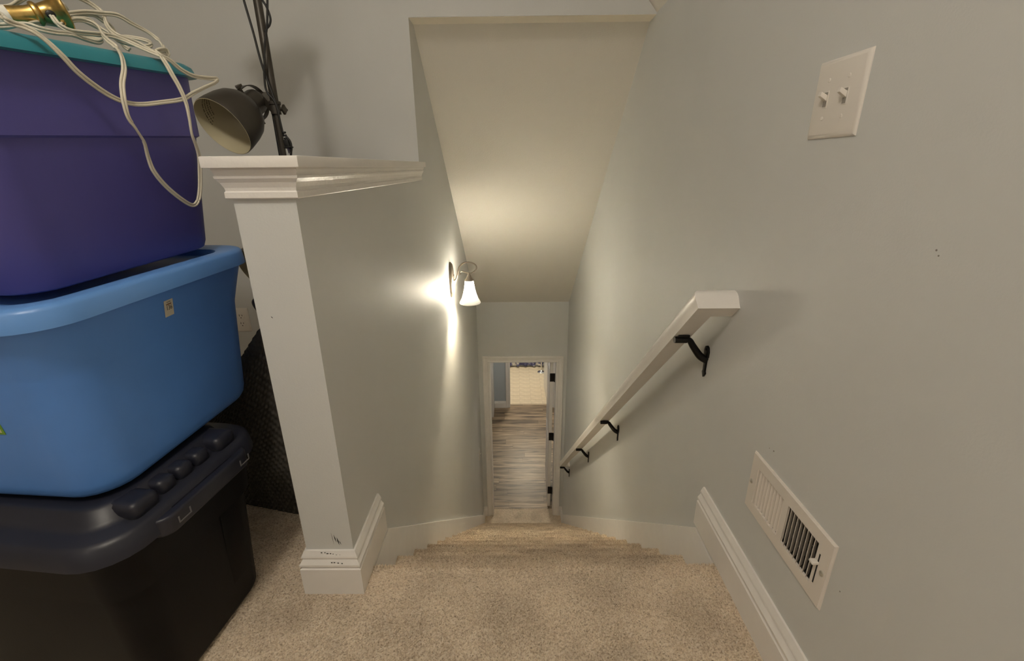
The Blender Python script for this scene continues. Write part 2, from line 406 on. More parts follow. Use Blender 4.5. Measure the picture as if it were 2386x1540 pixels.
def tufts(name, pts, h, r, parent):
    """little yarn tufts: pts = list of (point, normal)"""
    V, Fs = [], []
    for p, nn in pts:
        a0 = random.uniform(0, 6.28); t1_ = Vector((1, 0, 0)); t2_ = nn.cross(t1_); i0 = len(V)
        for k in range(3):
            a = a0+k*2.0944; V.append(p+r*(math.cos(a)*t1_+math.sin(a)*t2_)-nn*.001)
        hh = h*random.uniform(.6, 1.15)
        V.append(p+nn*hh+t1_*random.uniform(-.45, .45)*hh+t2_*random.uniform(-.45, .45)*hh)
        Fs += [(i0, i0+1, i0+3), (i0+1, i0+2, i0+3), (i0+2, i0, i0+3)]
    me = bpy.data.meshes.new(name); me.from_pydata([tuple(v) for v in V], [], Fs); me.update()
    o = link(name, me, CARPET, parent); o['kind'] = 'stuff'; return o
UPV = Vector((0, 0, 1)); pts = []; sp3 = .0036
for i in range(int((XR-.018-(XH-.33))/sp3)):
    for j in range(int((1.14-.27)/sp3)):
        x = XH-.33+(i+random.random())*sp3; y = .27+(j+random.random())*sp3
        if y > Y0-.034 and x > XH-.018: continue
        if y > YN-.018 and XH-.018 < x < XL+.018: continue
        pts.append((Vector((x, y, -.001)), UPV))
tufts('carpet_pile', pts, .0036, .0024, fo)
stl = Vector(st.location)
for k in range(NR):
    P = nosing_profile(k); yk = Y0+RUN*k; zk = -RISE*k; sp3 = .0040 if k < 6 else .0058; pts = []; pts2 = []
    for i in range(int((SX1-SX0)/sp3)):
        x0_ = SX0+i*sp3
        for j in range(int((.085 if k else .034)/sp3)):
            pts.append((Vector((x0_+random.random()*sp3, yk-.014-(j+random.random())*sp3, zk-.001))-stl, UPV))
        for j in range(int(.042/sp3)):
            a = PI/2-(j+random.random())*sp3/.015; nn = Vector((0, math.cos(a), math.sin(a)))
            pts2.append((Vector((x0_+random.random()*sp3, yk-.015, zk-.014))+nn*.0145-stl, nn))
    tufts('carpet_pile', pts, .0042, .0024 if k < 6 else .0034, st); tufts('nosing_pile', pts2, .0085, .0022 if k < 6 else .003, st)
V, Fs = carpet_grid(XL, XR, Y0+RUN*(NR-1)-.03, YD+.105, .012, ZD, .002)
b = MB().raw(V, Fs); b.box((XL, 4.0, ZD-.1), (XR, YD+.105, ZD-.004))
structure(b.obj('floor_foot', CARPET), 'small strip of beige carpet at the foot of the stairs')

# ------------------------------------------------------------------ hall and bathroom beyond the doorway
HY = 7.14; HT = .115
hf = MB().box((-1.6, yt-.01, ZD-.1), (1.3, HY+.10, ZD-.009)).obj('floor_hall', mat('plank_gap', (.05, .04, .03), .9)); structure(hf, 'grey-brown wood-look plank floor of the hall beyond the doorway')
PW = .118; me0 = {}
r = 0; y = yt-.008
while y < HY+.09:
    x = -1.5-random.uniform(0, .9); y1 = min(y+PW, HY+.095)
    while x < 1.3:
        Lp = random.choice((.9, 1.2, .62)); xa, xb = max(x, -1.6), min(x+Lp, 1.3)
        if xb-xa > .05:
            bm_ = MB().box((-(xb-xa)/2, -(y1-y)/2+.001, -.009), ((xb-xa)/2-.002, (y1-y)/2-.001, 0))
            o = bm_.obj('plank', WOOD, hf); o.location = ((xa+xb)/2, (y+y1)/2, ZD+random.uniform(-.0006, .0006))
        x += Lp
    y += PW; r += 1
bx0, bx1 = -.105, .615    # bathroom door opening
b = MB(); b.box((-1.7, HY, ZD-.1), (bx0-.018, HY+HT, -.5)); b.box((bx1+.018, HY, ZD-.1), (1.4, HY+HT, -.5)); b.box((bx0-.018, HY, ZD+2.04), (bx1+.018, HY+HT, -.5))
structure(b.obj('wall_hall_far', HALLP), 'blue-grey hall wall around the bathroom doorway')
b = MB(); b.box((1.3, YD, ZD-.1), (1.42, HY, -.5)); structure(b.obj('wall_hall_right', HALLP), 'blue-grey hall wall on the right behind the open door')
b = MB(); b.box((-1.72, YD, ZD-.1), (-1.6, HY, -.5)); structure(b.obj('wall_hall_left', HALLP), 'blue-grey hall wall far on the left')
b = MB(); b.box((-.56, 6.82, ZD), (-.445, HY, -.58)); structure(b.obj('wall_hall_stub', HALLP), 'short blue-grey wall return at the left of the hall')
b = MB(); b.box((-.448, 6.80, ZD), (-.385, HY-.005, -.9)); structure(b.obj('trim_hall_left', TRIM, bevel=.004), 'white casing at the left end of the hall wall')
b = MB(); b.box((-1.72, YD+.05, -.6), (1.42, 9.8, -.5)); structure(b.obj('ceiling_hall', CEIL), 'white ceiling of the hall and bathroom downstairs')
structure(moulding([(-.383, HY), (bx0-.075, HY)], BP2, -1).obj('baseboard_hall', TRIM), 'white baseboard on the blue-grey hall wall')
bd = empty('door_3', ((bx0+bx1)/2, HY, ZD)); structure(bd, 'white cased doorway into the cream-tiled bathroom'); fl = Vector(bd.location)
for a, c in (((bx0-.018, HY-.002, ZD), (bx0, HY+HT+.002, ZD+2.03)), ((bx1, HY-.002, ZD), (bx1+.018, HY+HT+.002, ZD+2.03)), ((bx0-.018, HY-.002, ZD+2.03), (bx1+.018, HY+HT+.002, ZD+2.048))):
    lbox(a, c).obj('jamb', TRIM, bd)
casing(bx0-.006, bx1+.006, ZD+2.036, ZD, HY, bd, lc)
bl = empty('door_4', (bx1, HY+HT+.005, ZD)); structure(bl, 'white bathroom door standing open with one black hinge in view'); Mb = Matrix.Rotation(math.radians(2), 4, 'Z')
MB().box((-.055, .012, .02), (-.018, .66, 2.02), Mb).obj('leaf', TRIM, bl, bevel=.002)
for z in (.26, 1.0, 1.8): MB().box((-.056, .0, z-.05), (.0, .0125, z+.05)).obj('hinge', BLKM, bl, bevel=.001)
# bathroom
BY0, BY1 = HY+.10, 9.65
bf = MB().box((-1.0, BY0, ZD-.1), (1.3, BY1, ZD-.006)).obj('floor_bathroom', GROUT); structure(bf, 'cream tiled bathroom floor seen through the second doorway')
TW, TD = .205, .165
tm = MB().box((-TW/2+.0015, -TD/2+.0015, -.006), (TW/2-.0015, TD/2-.0015, 0)).mesh('tile')
for i in range(11):
    for j in range(10):
        o = link('tile', tm, TILE, bf); o.location = (-.96+TW*(i+.5), BY0+.02+TD*(j+.5), ZD+random.uniform(0, .0008))
b = MB(); b.box((-1.12, BY0-.1, ZD-.1), (-1.0, BY1+.1, -.5)); structure(b.obj('wall_bathroom_left', HALLP), 'bathroom wall on the left')
b = MB(); b.box((1.3, BY0-.1, ZD-.1), (1.42, BY1+.1, -.5)); structure(b.obj('wall_bathroom_right', HALLP), 'bathroom wall on the right')
b = MB(); b.box((-1.12, BY1, ZD-.1), (1.42, BY1+.1, -.5)); structure(b.obj('wall_bathroom_far', HALLP), 'bathroom wall behind the tub')
tb = empty('bathtub', (.2, 9.215, ZD)); tag(tb, 'white bathtub at the end of the bathroom behind the curtain', 'bathtub')
b = MB(); ti = []
for z, inset in ((0, 0), (.5, 0), (.52, .02), (.52, .09), (.2, .14), (.14, .2)):
    x0, x1, y0, y1 = -1.18+inset, 1.08-inset, -.30+inset, .42-inset
    ti.append([(x0, y0, z), (x1, y0, z), (x1, y1, z), (x0, y1, z)])
b.rings(ti); b.obj('tub_shell', mat('tub_white', (.82, .80, .76), .2), tb, bevel=.008)
# curtain
cu = empty('shower_curtain', (.25, 8.84, ZD)); tag(cu, 'navy and white patterned shower curtain hanging in front of the tub', 'curtain')
CM = bpy.data.materials.new('curtain_print'); CM.use_nodes = True
nt = CM.node_tree; bs = nt.nodes['Principled BSDF']; bs.inputs['Roughness'].default_value = .8
tc = nt.nodes.new('ShaderNodeTexCoord'); nz = nt.nodes.new('ShaderNodeTexNoise'); nz.inputs['Scale'].default_value = 9; nz.inputs['Detail'].default_value = 3
rp = nt.nodes.new('ShaderNodeValToRGB'); e = rp.color_ramp.elements; rp.color_ramp.interpolation = 'EASE'
e[0].position = .44; e[0].color = (.06, .06, .13, 1); e[1].position = .60; e[1].color = (.62, .58, .52, 1)
x = e.new(.52); x.color = (.13, .13, .25, 1)
nt.links.new(tc.outputs['Object'], nz.inputs['Vector']); nt.links.new(nz.outputs['Fac'], rp.inputs['Fac']); nt.links.new(rp.outputs['Color'], bs.inputs['Base Color'])
R = []
N = 200
for z, a in ((.045, 1.15), (.06, 1.1), (.3, 1.0), (1.0, .9), (1.75, .75)):
    top = []
    for i in range(N+1):
        x = -1.15+2.0*i/N
        yy = a*(.022*math.sin(x*38)+.012*math.sin(x*71+1)); top.append((x, yy, z+(.006*math.sin(x*38+1) if z < .05 else 0)))
    R.append(top+[(p[0], p[1]+.004, p[2]) for p in reversed(top)])
MB().rings(R).obj('cloth', CM, cu, smooth=1.2)
b = MB(); b.tube([(-1.24, .0, 1.79), (1.04, .0, 1.79)], .012, 12); b.obj('rod', mat('chrome', (.75, .75, .74), .12, metal=1), cu, smooth=1)
for i in range(12):
    M = Matrix.Translation((-1.1+i*.172, 0, 1.775)) @ Matrix.Rotation(PI/2, 4, 'Y')
    pts = [(.026*math.cos(t*PI/8), .026*math.sin(t*PI/8), 0) for t in range(17)]
    MB().tube(pts, .002, 6, M, cap=False).obj('ring', MATS['chrome'], cu)
# chrome pedestal stand on the tile
p = on_z(1261, 867, ZD)
ps = empty('pedestal_stand', (p.x, p.y, ZD)); tag(ps, 'slim stand with a round chrome base on the bathroom tile', 'stand')
MB().lathe([(.078, 0), (.08, .006), (.077, .013), (.055, .022), (.03, .028), (.02, .04), (0.012, .05)], 40).obj('base', MATS['chrome'], ps, smooth=.9)
MB().lathe([(.0105, .045), (.0105, .78)], 16).obj('pole', mat('pale_pole', (.75, .66, .52), .4), ps, smooth=.9)
MB().lathe([(.02, .78), (.11, .785), (.115, .80), (.11, .81), (.02, .812)], 32).obj('top_disc', MATS['chrome'], ps, smooth=.7)

# ------------------------------------------------------------------ handrail
RX = .472
ry0, rz0, ry1, rz1 = 1.105, .690, 3.985, -1.905
sd = Vector((0, ry1-ry0, rz1-rz0)).normalized(); nv = Vector((1, 0, 0)).cross(sd); nv = -nv if nv.z < 0 else nv
hr = empty('handrail', (XR, ry0, rz0)); tag(hr, 'white wooden wall handrail descending on black brackets along the right wall', 'handrail')
hl = Vector(hr.location)
half_ = [(.0248, -.030), (.0255, -.019), (.0272, -.010), (.0290, 0), (.0276, .009), (.0238, .0165), (.0178, .0228), (.0095, .0275), (0, .029)]
prof = [(-a, c) for a, c in half_]+[(a, c) for a, c in half_[-2::-1]]
c0 = Vector((RX, ry0, rz0)); c1 = Vector((RX, ry1, rz1)); ex = Vector((1, 0, 0))
def sec(c, lat): return [tuple(c+lat*a+nv*q-hl) for a, q in prof]
R = [sec(Vector((XR, ry0, rz0)), -sd), sec(c0, -ex-sd), sec(c1, -ex+sd), sec(Vector((XR, ry1, rz1)), sd)]
MB().rings(R[0:2]).obj('wall_return', TRIM, hr, smooth=.75); MB().rings(R[1:3]).obj('rail', TRIM, hr, smooth=.75); MB().rings(R[2:4]).obj('wall_return', TRIM, hr, smooth=.75)
BR = empty('tmp')
def bracket(y, zr):
    # y along the wall; zr = height of rail underside there. arm from the wall up to the saddle
    o = Vector((XR, y, zr))-hl
    b = MB()
    Mx = Matrix.Translation(o)
    # wall plate: pointed finial shape
    pl = [(-.014, .0), (-.013, -.016), (-.007, -.024), (-.006, -.062), (-.010, -.068), (0, -.082), (.010, -.068), (.006, -.062), (.007, -.024), (.013, -.016), (.014, .0), (.009, .012), (0, .016), (-.009, .012)]
    b.prism([(a, c-.045) for a, c in pl], 'x', -.006, 0, Mx)
    br = b.obj('bracket', BLKM, hr, bevel=.0012)
    MB().tube([(Vector(q)+o) for q in catmull([(-.003, 0, -.072), (-.022, 0, -.060), (-.045, 0, -.030), (-.058, 0, -.012), (-.078, 0, -.008)], 6)], [.012-.0045*i/24 for i in range(25)], 10).obj('arm', BLKM, br, smooth=1)
    for k in (-1, 1): pass
    bb = MB(); tl = math.atan2(sd.z, sd.y)
    Ms = Matrix.Translation(o+Vector((-.078, 0, -.004))) @ Matrix.Rotation(tl, 4, 'X')
    bb.box((-.016, -.017, -.003), (.016, .017, .0008), Ms); bb.obj('saddle', BLKM, br, bevel=.001)
    b2 = MB(); b2.lathe([(.0095, -.020), (.010, .014)], 14, Matrix.Translation(o+Vector((-.080, 0, -.0105))) @ Matrix.Rotation(PI/2, 4, 'Y')); b2.obj('socket', BLKM, br, smooth=.8)
    for dz in (-.050, -.020): MB().lathe([(.004, 0), (.004, .002), (.002, .003)], 10, Matrix.Translation(o+Vector((-.0055, 0, dz-.02))) @ Matrix.Rotation(-PI/2, 4, 'Y')).obj('screw', BLKM, br)
for yb_ in (1.205, 2.12, 2.93, 3.955):
    zr = rz0+(yb_-ry0)*sd.z/sd.y-.030*(1/nv.z)
    bracket(yb_, zr)
bpy.data.objects.remove(BR)

# ------------------------------------------------------------------ sconce
SP = on_x(1049, 652, XL)
sc_ = empty('wall_sconce', SP); tag(sc_, 'lit bronze wall sconce with a frosted bell glass shade', 'wall lamp')
BRZ = mat('brushed_nickel_bronze', (.30, .26, .215), .38, metal=.75)
pl = [(.050*math.cos(t)*(1), .112*math.sin(t)) for t in [2*PI*i/40 for i in range(40)]]
R = [[(x, p[0]*s, p[1]*s) for p in pl] for x, s in ((0, 1), (.008, 1), (.017, .90), (.022, .70))]
MB().rings(R).obj('back_plate', BRZ, sc_, smooth=.6)
for z in (.03, -.045): MB().lathe([(.005, 0), (.005, .004), (.002, .006)], 12, Matrix.Translation((.021, 0, z)) @ Matrix.Rotation(PI/2, 4, 'Y')).obj('screw', BRZ, sc_, smooth=.9)
ax = .118
arm = catmull([(.020, 0, -.004), (.034, 0, .000), (.046, 0, .030), (.060, 0, .078), (.088, 0, .105), (.125, 0, .108), (.158, 0, .094), (.166, 0, .072), (.150, 0, .050), (ax+.004, 0, .040), (.092, 0, .049), (.076, 0, .054), (.066, 0, .046), (.066, 0, .032)], 8)
n = len(arm); MB().tube(arm, [.0048 if i < n*.7 else .0048-.003*(i-n*.7)/(n*.3) for i in range(n)], 10).obj('arm', BRZ, sc_, smooth=1)
Ma = Matrix.Translation((ax, 0, 0))
MB().lathe([(.006, .046), (.0075, .036), (.012, .026), (.018, .012), (.027, .001), (.029, -.004), (.027, -.006)], 24, Ma).obj('socket_cap', BRZ, sc_, smooth=.8)
SHD = bpy.data.materials.new('frosted_glass'); SHD.use_nodes = True
nt = SHD.node_tree; bs = nt.nodes['Principled BSDF']; bs.inputs['Base Color'].default_value = (.85, .80, .70, 1); bs.inputs['Roughness'].default_value = .4
tc = nt.nodes.new('ShaderNodeTexCoord'); sp = nt.nodes.new('ShaderNodeSeparateXYZ'); rp = nt.nodes.new('ShaderNodeValToRGB')
mr = nt.nodes.new('ShaderNodeMapRange'); mr.inputs[1].default_value = -.152; mr.inputs[2].default_value = 0
nt.links.new(tc.outputs['Object'], sp.inputs[0]); nt.links.new(sp.outputs[2], mr.inputs[0]); nt.links.new(mr.outputs[0], rp.inputs['Fac'])
e = rp.color_ramp.elements; e[0].position = 0; e[0].color = (.0022, .0022, .0022, 1); e[1].position = 1; e[1].color = (.008, .008, .008, 1)
for pp, c in ((.12, .003), (.26, .006), (.38, .10), (.52, 1), (.72, 1), (.86, .35), (.95, .02)): x = e.new(pp); x.color = (c, c, c, 1)
ml = nt.nodes.new('ShaderNodeMath'); ml.operation = 'MULTIPLY'; ml.inputs[1].default_value = 148.0
nt.links.new(rp.outputs['Color'], ml.inputs[0]); nt.links.new(ml.outputs[0], bs.inputs['Emission Strength']); bs.inputs['Emission Color'].default_value = (1, .90, .70, 1)
gp = [(.026, -.004), (.029, -.03), (.033, -.058), (.040, -.088), (.051, -.116), (.062, -.136), (.067, -.146), (.0665, -.150), (.064, -.149), (.0595, -.137), (.0485, -.117), (.0375, -.088), (.0305, -.058), (.0265, -.03), (.0235, -.004)]
MB().lathe(gp, 40, Ma, cap=False).obj('glass_shade', SHD, sc_, smooth=1.4)
MB().lathe([(.004, -.006), (.014, -.010), (.014, -.030), (.021, -.055), (.024, -.072), (.018, -.086), (.006, -.090)], 20, Ma).obj('bulb', mat('lit_bulb', (1, .9, .7), .5, emit=(1, .86, .62), estr=40), sc_, smooth=1)
lo = lamp('sconce_bulb_light', SP+Vector((ax, 0, -.104)), 13.0, (1, .88, .66), .012)
# light that the glass lets through upwards and sideways comes from the shade's own glow

# ------------------------------------------------------------------ wall plates
def plate(b, w, h, t=.006):
    b.rings([[(-w/2, -h/2, 0), (w/2, -h/2, 0), (w/2, h/2, 0), (-w/2, h/2, 0)],
             [(-w/2, -h/2, .0015), (w/2, -h/2, .0015), (w/2, h/2, .0015), (-w/2, h/2, .0015)],
             [(-w/2+.004, -h/2+.004, t-.001), (w/2-.004, -h/2+.004, t-.001), (w/2-.004, h/2-.004, t-.001), (-w/2+.004, h/2-.004, t-.001)],
             [(-w/2+.008, -h/2+.008, t), (w/2-.008, -h/2+.008, t), (w/2-.008, h/2-.008, t), (-w/2+.008, h/2-.008, t)]])
def wall_frame(o, side):
    # local x along the wall to the viewer's right, y up, z out of the wall
    if side == 'right': ax_ = ((0, -1, 0), (0, 0, 1), (-1, 0, 0))
    if side == 'left': ax_ = ((0, 1, 0), (0, 0, 1), (1, 0, 0))
    if side == 'back': ax_ = ((1, 0, 0), (0, 0, 1), (0, -1, 0))
    M = Matrix([Vector(a) for a in ax_]).transposed().to_4x4(); o.rotation_euler = M.to_euler()
def switch_plate(loc, side, gangs, w, h, label, name='light_switch'):
    s = empty(name, loc); wall_frame(s, side); tag(s, label, 'light switch')
    b = MB(); plate(b, w, h); b.obj('cover_plate', PLAST, s, smooth=.5)
    for g in range(gangs):
        gx = (g-(gangs-1)/2)*.046*(w/.116 if gangs > 1 else 1)
        b = MB(); b.box((gx-.0062, -.0135, .0052), (gx+.0062, .0135, .0066)); b.obj('slot_frame', PLAST, s, bevel=.0005)
        b = MB(); b.box((gx-.0045, -.0115, .0060), (gx+.0045, .0115, .0069)); b.obj('slot', mat('slot_shade', (.30, .28, .25), .5), s)
        b = MB(); b.rings([[(gx-.0043, -.004, .005), (gx+.0043, -.004, .005), (gx+.0043, .006, .005), (gx-.0043, .006, .005)],
                           [(gx-.0036, .0055, .019), (gx+.0036, .0055, .019), (gx+.0036, .0125, .0175), (gx-.0036, .0125, .0175)]]); b.obj('toggle', PLAST, s, bevel=.0008)
        for k in (-1, 1):
            sc = MB().lathe([(.0034, 0), (.0034, .0006), (.0024, .0012)], 14, Matrix.Translation((gx, k*.0302, .0058))).obj('screw', PLAST, s, smooth=.5)
    return s
switch_plate((XR, .860, 1.120), 'right', 2, .126, .125, 'white double toggle switch plate high on the right wall')
switch_plate(on_x(1117, 1058, XL), 'left', 1, .075, .120, 'white single toggle switch plate near the doorway on the left stair wall')
# outlet on the back wall
op = on_y(565, 745, YB); ou = empty('wall_outlet', op); wall_frame(ou, 'back'); tag(ou, 'white duplex outlet on the room wall behind the totes', 'outlet')
b = MB(); plate(b, .072, .118); b.obj('cover_plate', PLAST, ou, smooth=.5)
for k in (-1, 1):
    cy_ = k*.0195
    b = MB(); pts = [(.0168*math.copysign(min(1, abs(math.cos(t))*1.0), math.cos(t)), cy_+.0145*max(-.92, min(.92, 1.15*math.sin(t)))) for t in [2*PI*i/28 for i in range(28)]]
    b.prism(pts, 'z', .0055, .0075); rc = b.obj('receptacle', PLAST, ou, bevel=.0005)
    for x0, hh in ((-.0063, .009), (.0063, .0075)): MB().box((x0-.0011, cy_+.0028-hh/2+.002, .0070), (x0+.0011, cy_+.0028+hh/2+.002, .0078)).obj('slot', DARK, rc)
    MB().lathe([(.0024, .0070), (.0024, .0078)], 10, Matrix.Translation((0, cy_-.0075, 0))).obj('slot', DARK, rc)
MB().lathe([(.003, .0055), (.003, .0068)], 12).obj('screw', PLAST, ou)

# ------------------------------------------------------------------ air register
rg = empty('air_register', (XR, .7475, .3245)); wall_frame(rg, 'right'); tag(rg, 'white metal air register with half-open louvers low on the right wall', 'vent')
W2, H2 = .1405, .074; VENTM = mat('register_enamel', (.76, .71, .655), .35)
hx = [(-.112, -.008), (.006, .104)]; hz = (-.046, .046)
b = MB(); t = .005
b.box((-W2+.003, hz[1], 0), (W2-.003, H2-.003, t)); b.box((-W2+.003, -H2+.003, 0), (W2-.003, hz[0], t))
b.box((-W2+.003, hz[0], 0), (hx[0][0], hz[1], t)); b.box((hx[0][1], hz[0], 0), (hx[1][0], hz[1], t)); b.box((hx[1][1], hz[0], 0), (W2-.003, hz[1], t))
# bevelled rim
b.rings([[(-W2, -H2, 0), (W2, -H2, 0), (W2, H2, 0), (-W2, H2, 0)], [(-W2, -H2, .002), (W2, -H2, .002), (W2, H2, .002), (-W2, H2, .002)], [(-W2+.004, -H2+.004, t), (W2-.004, -H2+.004, t), (W2-.004, H2-.004, t), (-W2+.004, H2-.004, t)]], cap=False)
b.obj('face_frame', VENTM, rg, smooth=.4)
n = 9
for k in range(n):          # far bank seen as closed blades
    wd = (hx[0][1]-hx[0][0]-.002)/n; x0 = hx[0][0]+.001+wd*k
    sec_ = [(x0+(.0004 if k else -.0012), -.0018 if k else .0035), (x0+wd-.0030, .0044), (x0+wd-.0016, .0052), (x0+wd-.0004, .0040), (x0+wd-.0004, -.0055), (x0+.0004, -.0055)]
    MB().prism(sec_, 'y', hz[0], hz[1], Matrix(((1, 0, 0, 0), (0, 1, 0, 0), (0, 0, 1, 0), (0, 0, 0, 1)))).obj('louver', VENTM, rg, smooth=.8)
for k in range(n+1):        # near bank angled away, the dark duct shows between the blades
    x0 = hx[1][0]+(hx[1][1]-hx[1][0])*k/n; wd = .0105
    MB().raw([(x0, hz[0], .0048), (x0-wd*.9, hz[0], -.0085), (x0-wd*.9, hz[1], -.0085), (x0, hz[1], .0048), (x0+.0016, hz[0], .0048), (x0-wd*.9+.0012, hz[0], -.0085), (x0-wd*.9+.0012, hz[1], -.0085), (x0+.0016, hz[1], .0048)],
             [(0, 1, 2, 3), (7, 6, 5, 4), (0, 4, 5, 1), (2, 6, 7, 3), (0, 3, 7, 4), (1, 5, 6, 2)]).obj('louver', VENTM, rg)
for k in range(5):
    z = -.036+k*.018
    MB().box((-.110, z-.0008, -.034), (.110, z+.0008, -.018), Matrix.Rotation(.0, 4, 'X')).obj('damper_blade', mat('galvanised', (.25, .235, .21), .5, metal=.4), rg)
b = MB(); b.box((-.122, -.055, -.105), (.122, .055, -.100)); 
for a, c in (((-.1245, -.0565, -.105), (-.1225, .0565, -.002)), ((.1225, -.0565, -.105), (.1245, .0565, -.002)), ((-.1225, -.0565, -.105), (.1225, -.0550, -.002)), ((-.1225, .0550, -.105), (.1225, .0565, -.002))): b.box(a, c)
b.obj('duct', mat('duct_dark', (.05, .045, .04), .8), rg)
MB().box((.112, -.036, .0046), (.1145, .030, .0056)).obj('lever_slot', DARK, rg)
MB().box((.105, .008, .005), (.1165, .013, .017)).obj('lever', PLAST, rg, bevel=.0012)
for x0 in (-.128, .127): MB().lathe([(.005, .004), (.005, .0065), (.002, .0085)], 14, Matrix.Translation((x0, 0, 0))).obj('screw', mat('screw_steel', (.6, .58, .53), .35, metal=.8), rg, smooth=.6)

# ------------------------------------------------------------------ storage totes
def rrect(x0, x1, y0, y1, r, z, n=6):
    P = []
    for cx_, cy_, a0 in ((x1-r, y1-r, 0), (x0+r, y1-r, PI/2), (x0+r, y0+r, PI), (x1-r, y0+r, 3*PI/2)):
        for i in range(n+1):
            a = a0+PI/2*i/n; P.append((cx_+r*math.cos(a), cy_+r*math.sin(a), z))
    return P
def tote_body(spec, LX, LY, lip=True):
    """spec: list of (inset, z, radius)"""
    return [rrect(-LX+i, -i, i, LY-i, max(.004, r), z) for i, z, r in spec]
def plastic(name, col, rough=.38, var=.08): return mat(name, col, rough, bump=.05, bscale=300, var=var, vscale=6)

# bottom: black tote with navy-black lid
NAVY = plastic('navy_black_plastic', (.016, .017, .028), .42, .2); BLK = mat('black_plastic', (.003, .003, .004), .5, bump=.05, bscale=300, spec=.2)
def put(o, far, near_len, yaw, tilt):
    """far: world position of the far right bottom corner"""
    R3 = Matrix.Rotation(-yaw, 3, 'Z') @ Matrix.Rotation(tilt, 3, 'X')
    o.rotation_euler = R3.to_euler(); o.location = Vector(far)-R3 @ Vector((0, near_len, 0))
t1 = empty('storage_tote'); tag(t1, 'black storage tote with a navy-black lid at the bottom of the stack', 'storage tote')
LX, LY = .60, .31; put(t1, (-.668, .915, 0), LY, math.radians(6), 0)
b = MB(); b.rings(tote_body([(.012, 0, .05), (.004, .010, .055), (0, .02, .055), (-.016, .29, .06), (-.024, .295, .06), (-.034, .425, .06), (-.026, .425, .055), (.030, .03, .05)], LX, LY)); b.obj('body', BLK, t1, smooth=.6)
for yy in (.235,):
    MB().raw([(.000, yy-.035, .03), (.000, yy+.035, .03), (.021, yy+.03, .33), (.021, yy-.03, .33), (-.02, yy-.035, .03), (-.02, yy+.035, .03), (-.01, yy+.03, .33), (-.01, yy-.03, .33)],
             [(0, 1, 2, 3), (7, 6, 5, 4), (0, 4, 5, 1), (1, 5, 6, 2), (2, 6, 7, 3), (3, 7, 4, 0)]).obj('side_rib', BLK, t1, bevel=.004)
b = MB(); L = lambda i, z, r: rrect(-LX+i, -i, i, LY-i, r, z)
b.rings([L(-.040, .392, .078), L(-.052, .396, .085), L(-.048, .428, .085), L(-.038, .436, .08), L(-.012, .436, .06), L(-.002, .444, .055), L(.008, .463, .05), L(.018, .467, .05), L(.050, .463, .04)]); ld = b.obj('lid', NAVY, t1, smooth=.9)
b = MB(); pr = rrect(-.02, .066, LY/2-.115, LY/2+.125, .028, 0)
b.rings([[(p[0], p[1], z) for p in pr] for z in (.386, .424)]); b.obj('handle_wing', NAVY, ld, bevel=.006, seg=3)
for k in range(3):
    y0 = LY/2-.060+k*.044
    MB().box((-.045, y0, .430), (.022, y0+.038, .463)).obj('grip_block', NAVY, ld, bevel=.013, seg=3)
for y0 in (LY/2-.125, LY/2+.080):
    MB().box((-.045, y0, .430), (.030, y0+.055, .4655)).obj('end_block', NAVY, ld, bevel=.014, seg=3)
MB().box((.030, LY/2-.075, .423), (.050, LY/2+.085, .4255)).obj('handle_recess', mat('recess_navy', (.008, .008, .014), .3), ld, bevel=.001)
SCR = mat('scratched_plastic', (.16, .16, .17), .6)
for (yy, zz) in ((LY/2-.085, .398), (LY/2+.085, .398)):
    for a, c in (((.0655, yy, zz), (.0665, yy+.030, zz+.0025)), ((.0655, yy, zz), (.0665, yy+.003, zz+.014)), ((.0655, yy+.027, zz), (.0665, yy+.030, zz+.014))): MB().box(a, c).obj('scratch', SCR, ld)

# middle: blue tote with lid
BLUE = plastic('blue_plastic', (.095, .27, .74), .40, .05); BLUEL = plastic('light_blue_plastic', (.12, .29, .66), .36, .05)
t2 = empty('storage_tote.001'); tag(t2, 'medium blue storage tote with a numbered sticker in the middle of the stack', 'storage tote')
LX, LY = .60, .425; put(t2, (-.674, 1.058, .480), LY, math.radians(4.4), math.radians(1.2))
L = lambda i, z, r: rrect(-LX+i, -i, i, LY-i, r, z)
b = MB(); b.rings([L(.020, 0, .06), L(.008, .004, .065), L(.001, .014, .07), L(-.002, .03, .07), L(-.018, .240, .07), L(-.019, .247, .07), L(-.030, .300, .068), L(-.040, .346, .065), L(-.030, .346, .055), L(.030, .03, .05)]); bbody = b.obj('body', BLUE, t2, smooth=.7)
b = MB(); b.rings([L(-.040, .330, .07), L(-.049, .331, .078), L(-.0475, .357, .078), L(-.043, .363, .074), L(-.035, .365, .068), L(-.012, .364, .055), L(-.002, .361, .05), L(.002, .347, .045), L(.02, .345, .04)]); b.obj('lid', BLUEL, t2, smooth=.8)
# sticker with the number
STK = mat('sticker_paper', (.62, .58, .47), .6); INK = mat('ink', (.03, .03, .03), .7)
def local(o, p): return (o.rotation_euler.to_matrix().inverted() @ (Vector(p)-o.location))
def face_x(o, u, v, x):          # ray hits local plane x = const of a placed tote
    R3 = o.rotation_euler.to_matrix(); n_ = R3 @ Vector((1, 0, 0)); pt = o.location+R3 @ Vector((x, 0, 0))
    return local(o, on_plane(u, v, pt, n_))
def text(s, size, M, parent, name='lettering', mt=INK, sx=1):
    cu_ = bpy.data.curves.new(name, 'FONT'); cu_.body = s; cu_.size = size; cu_.align_x = 'CENTER'; cu_.align_y = 'CENTER'; cu_.extrude = .0001
    o = bpy.data.objects.new(name, cu_); COL.objects.link(o)
    me = bpy.data.meshes.new_from_object(o); bpy.data.objects.remove(o)
    me.transform(M @ Matrix.Diagonal((sx, 1, 1, 1))); return link(name, me, mt, parent)
bpy.context.view_layer.update()
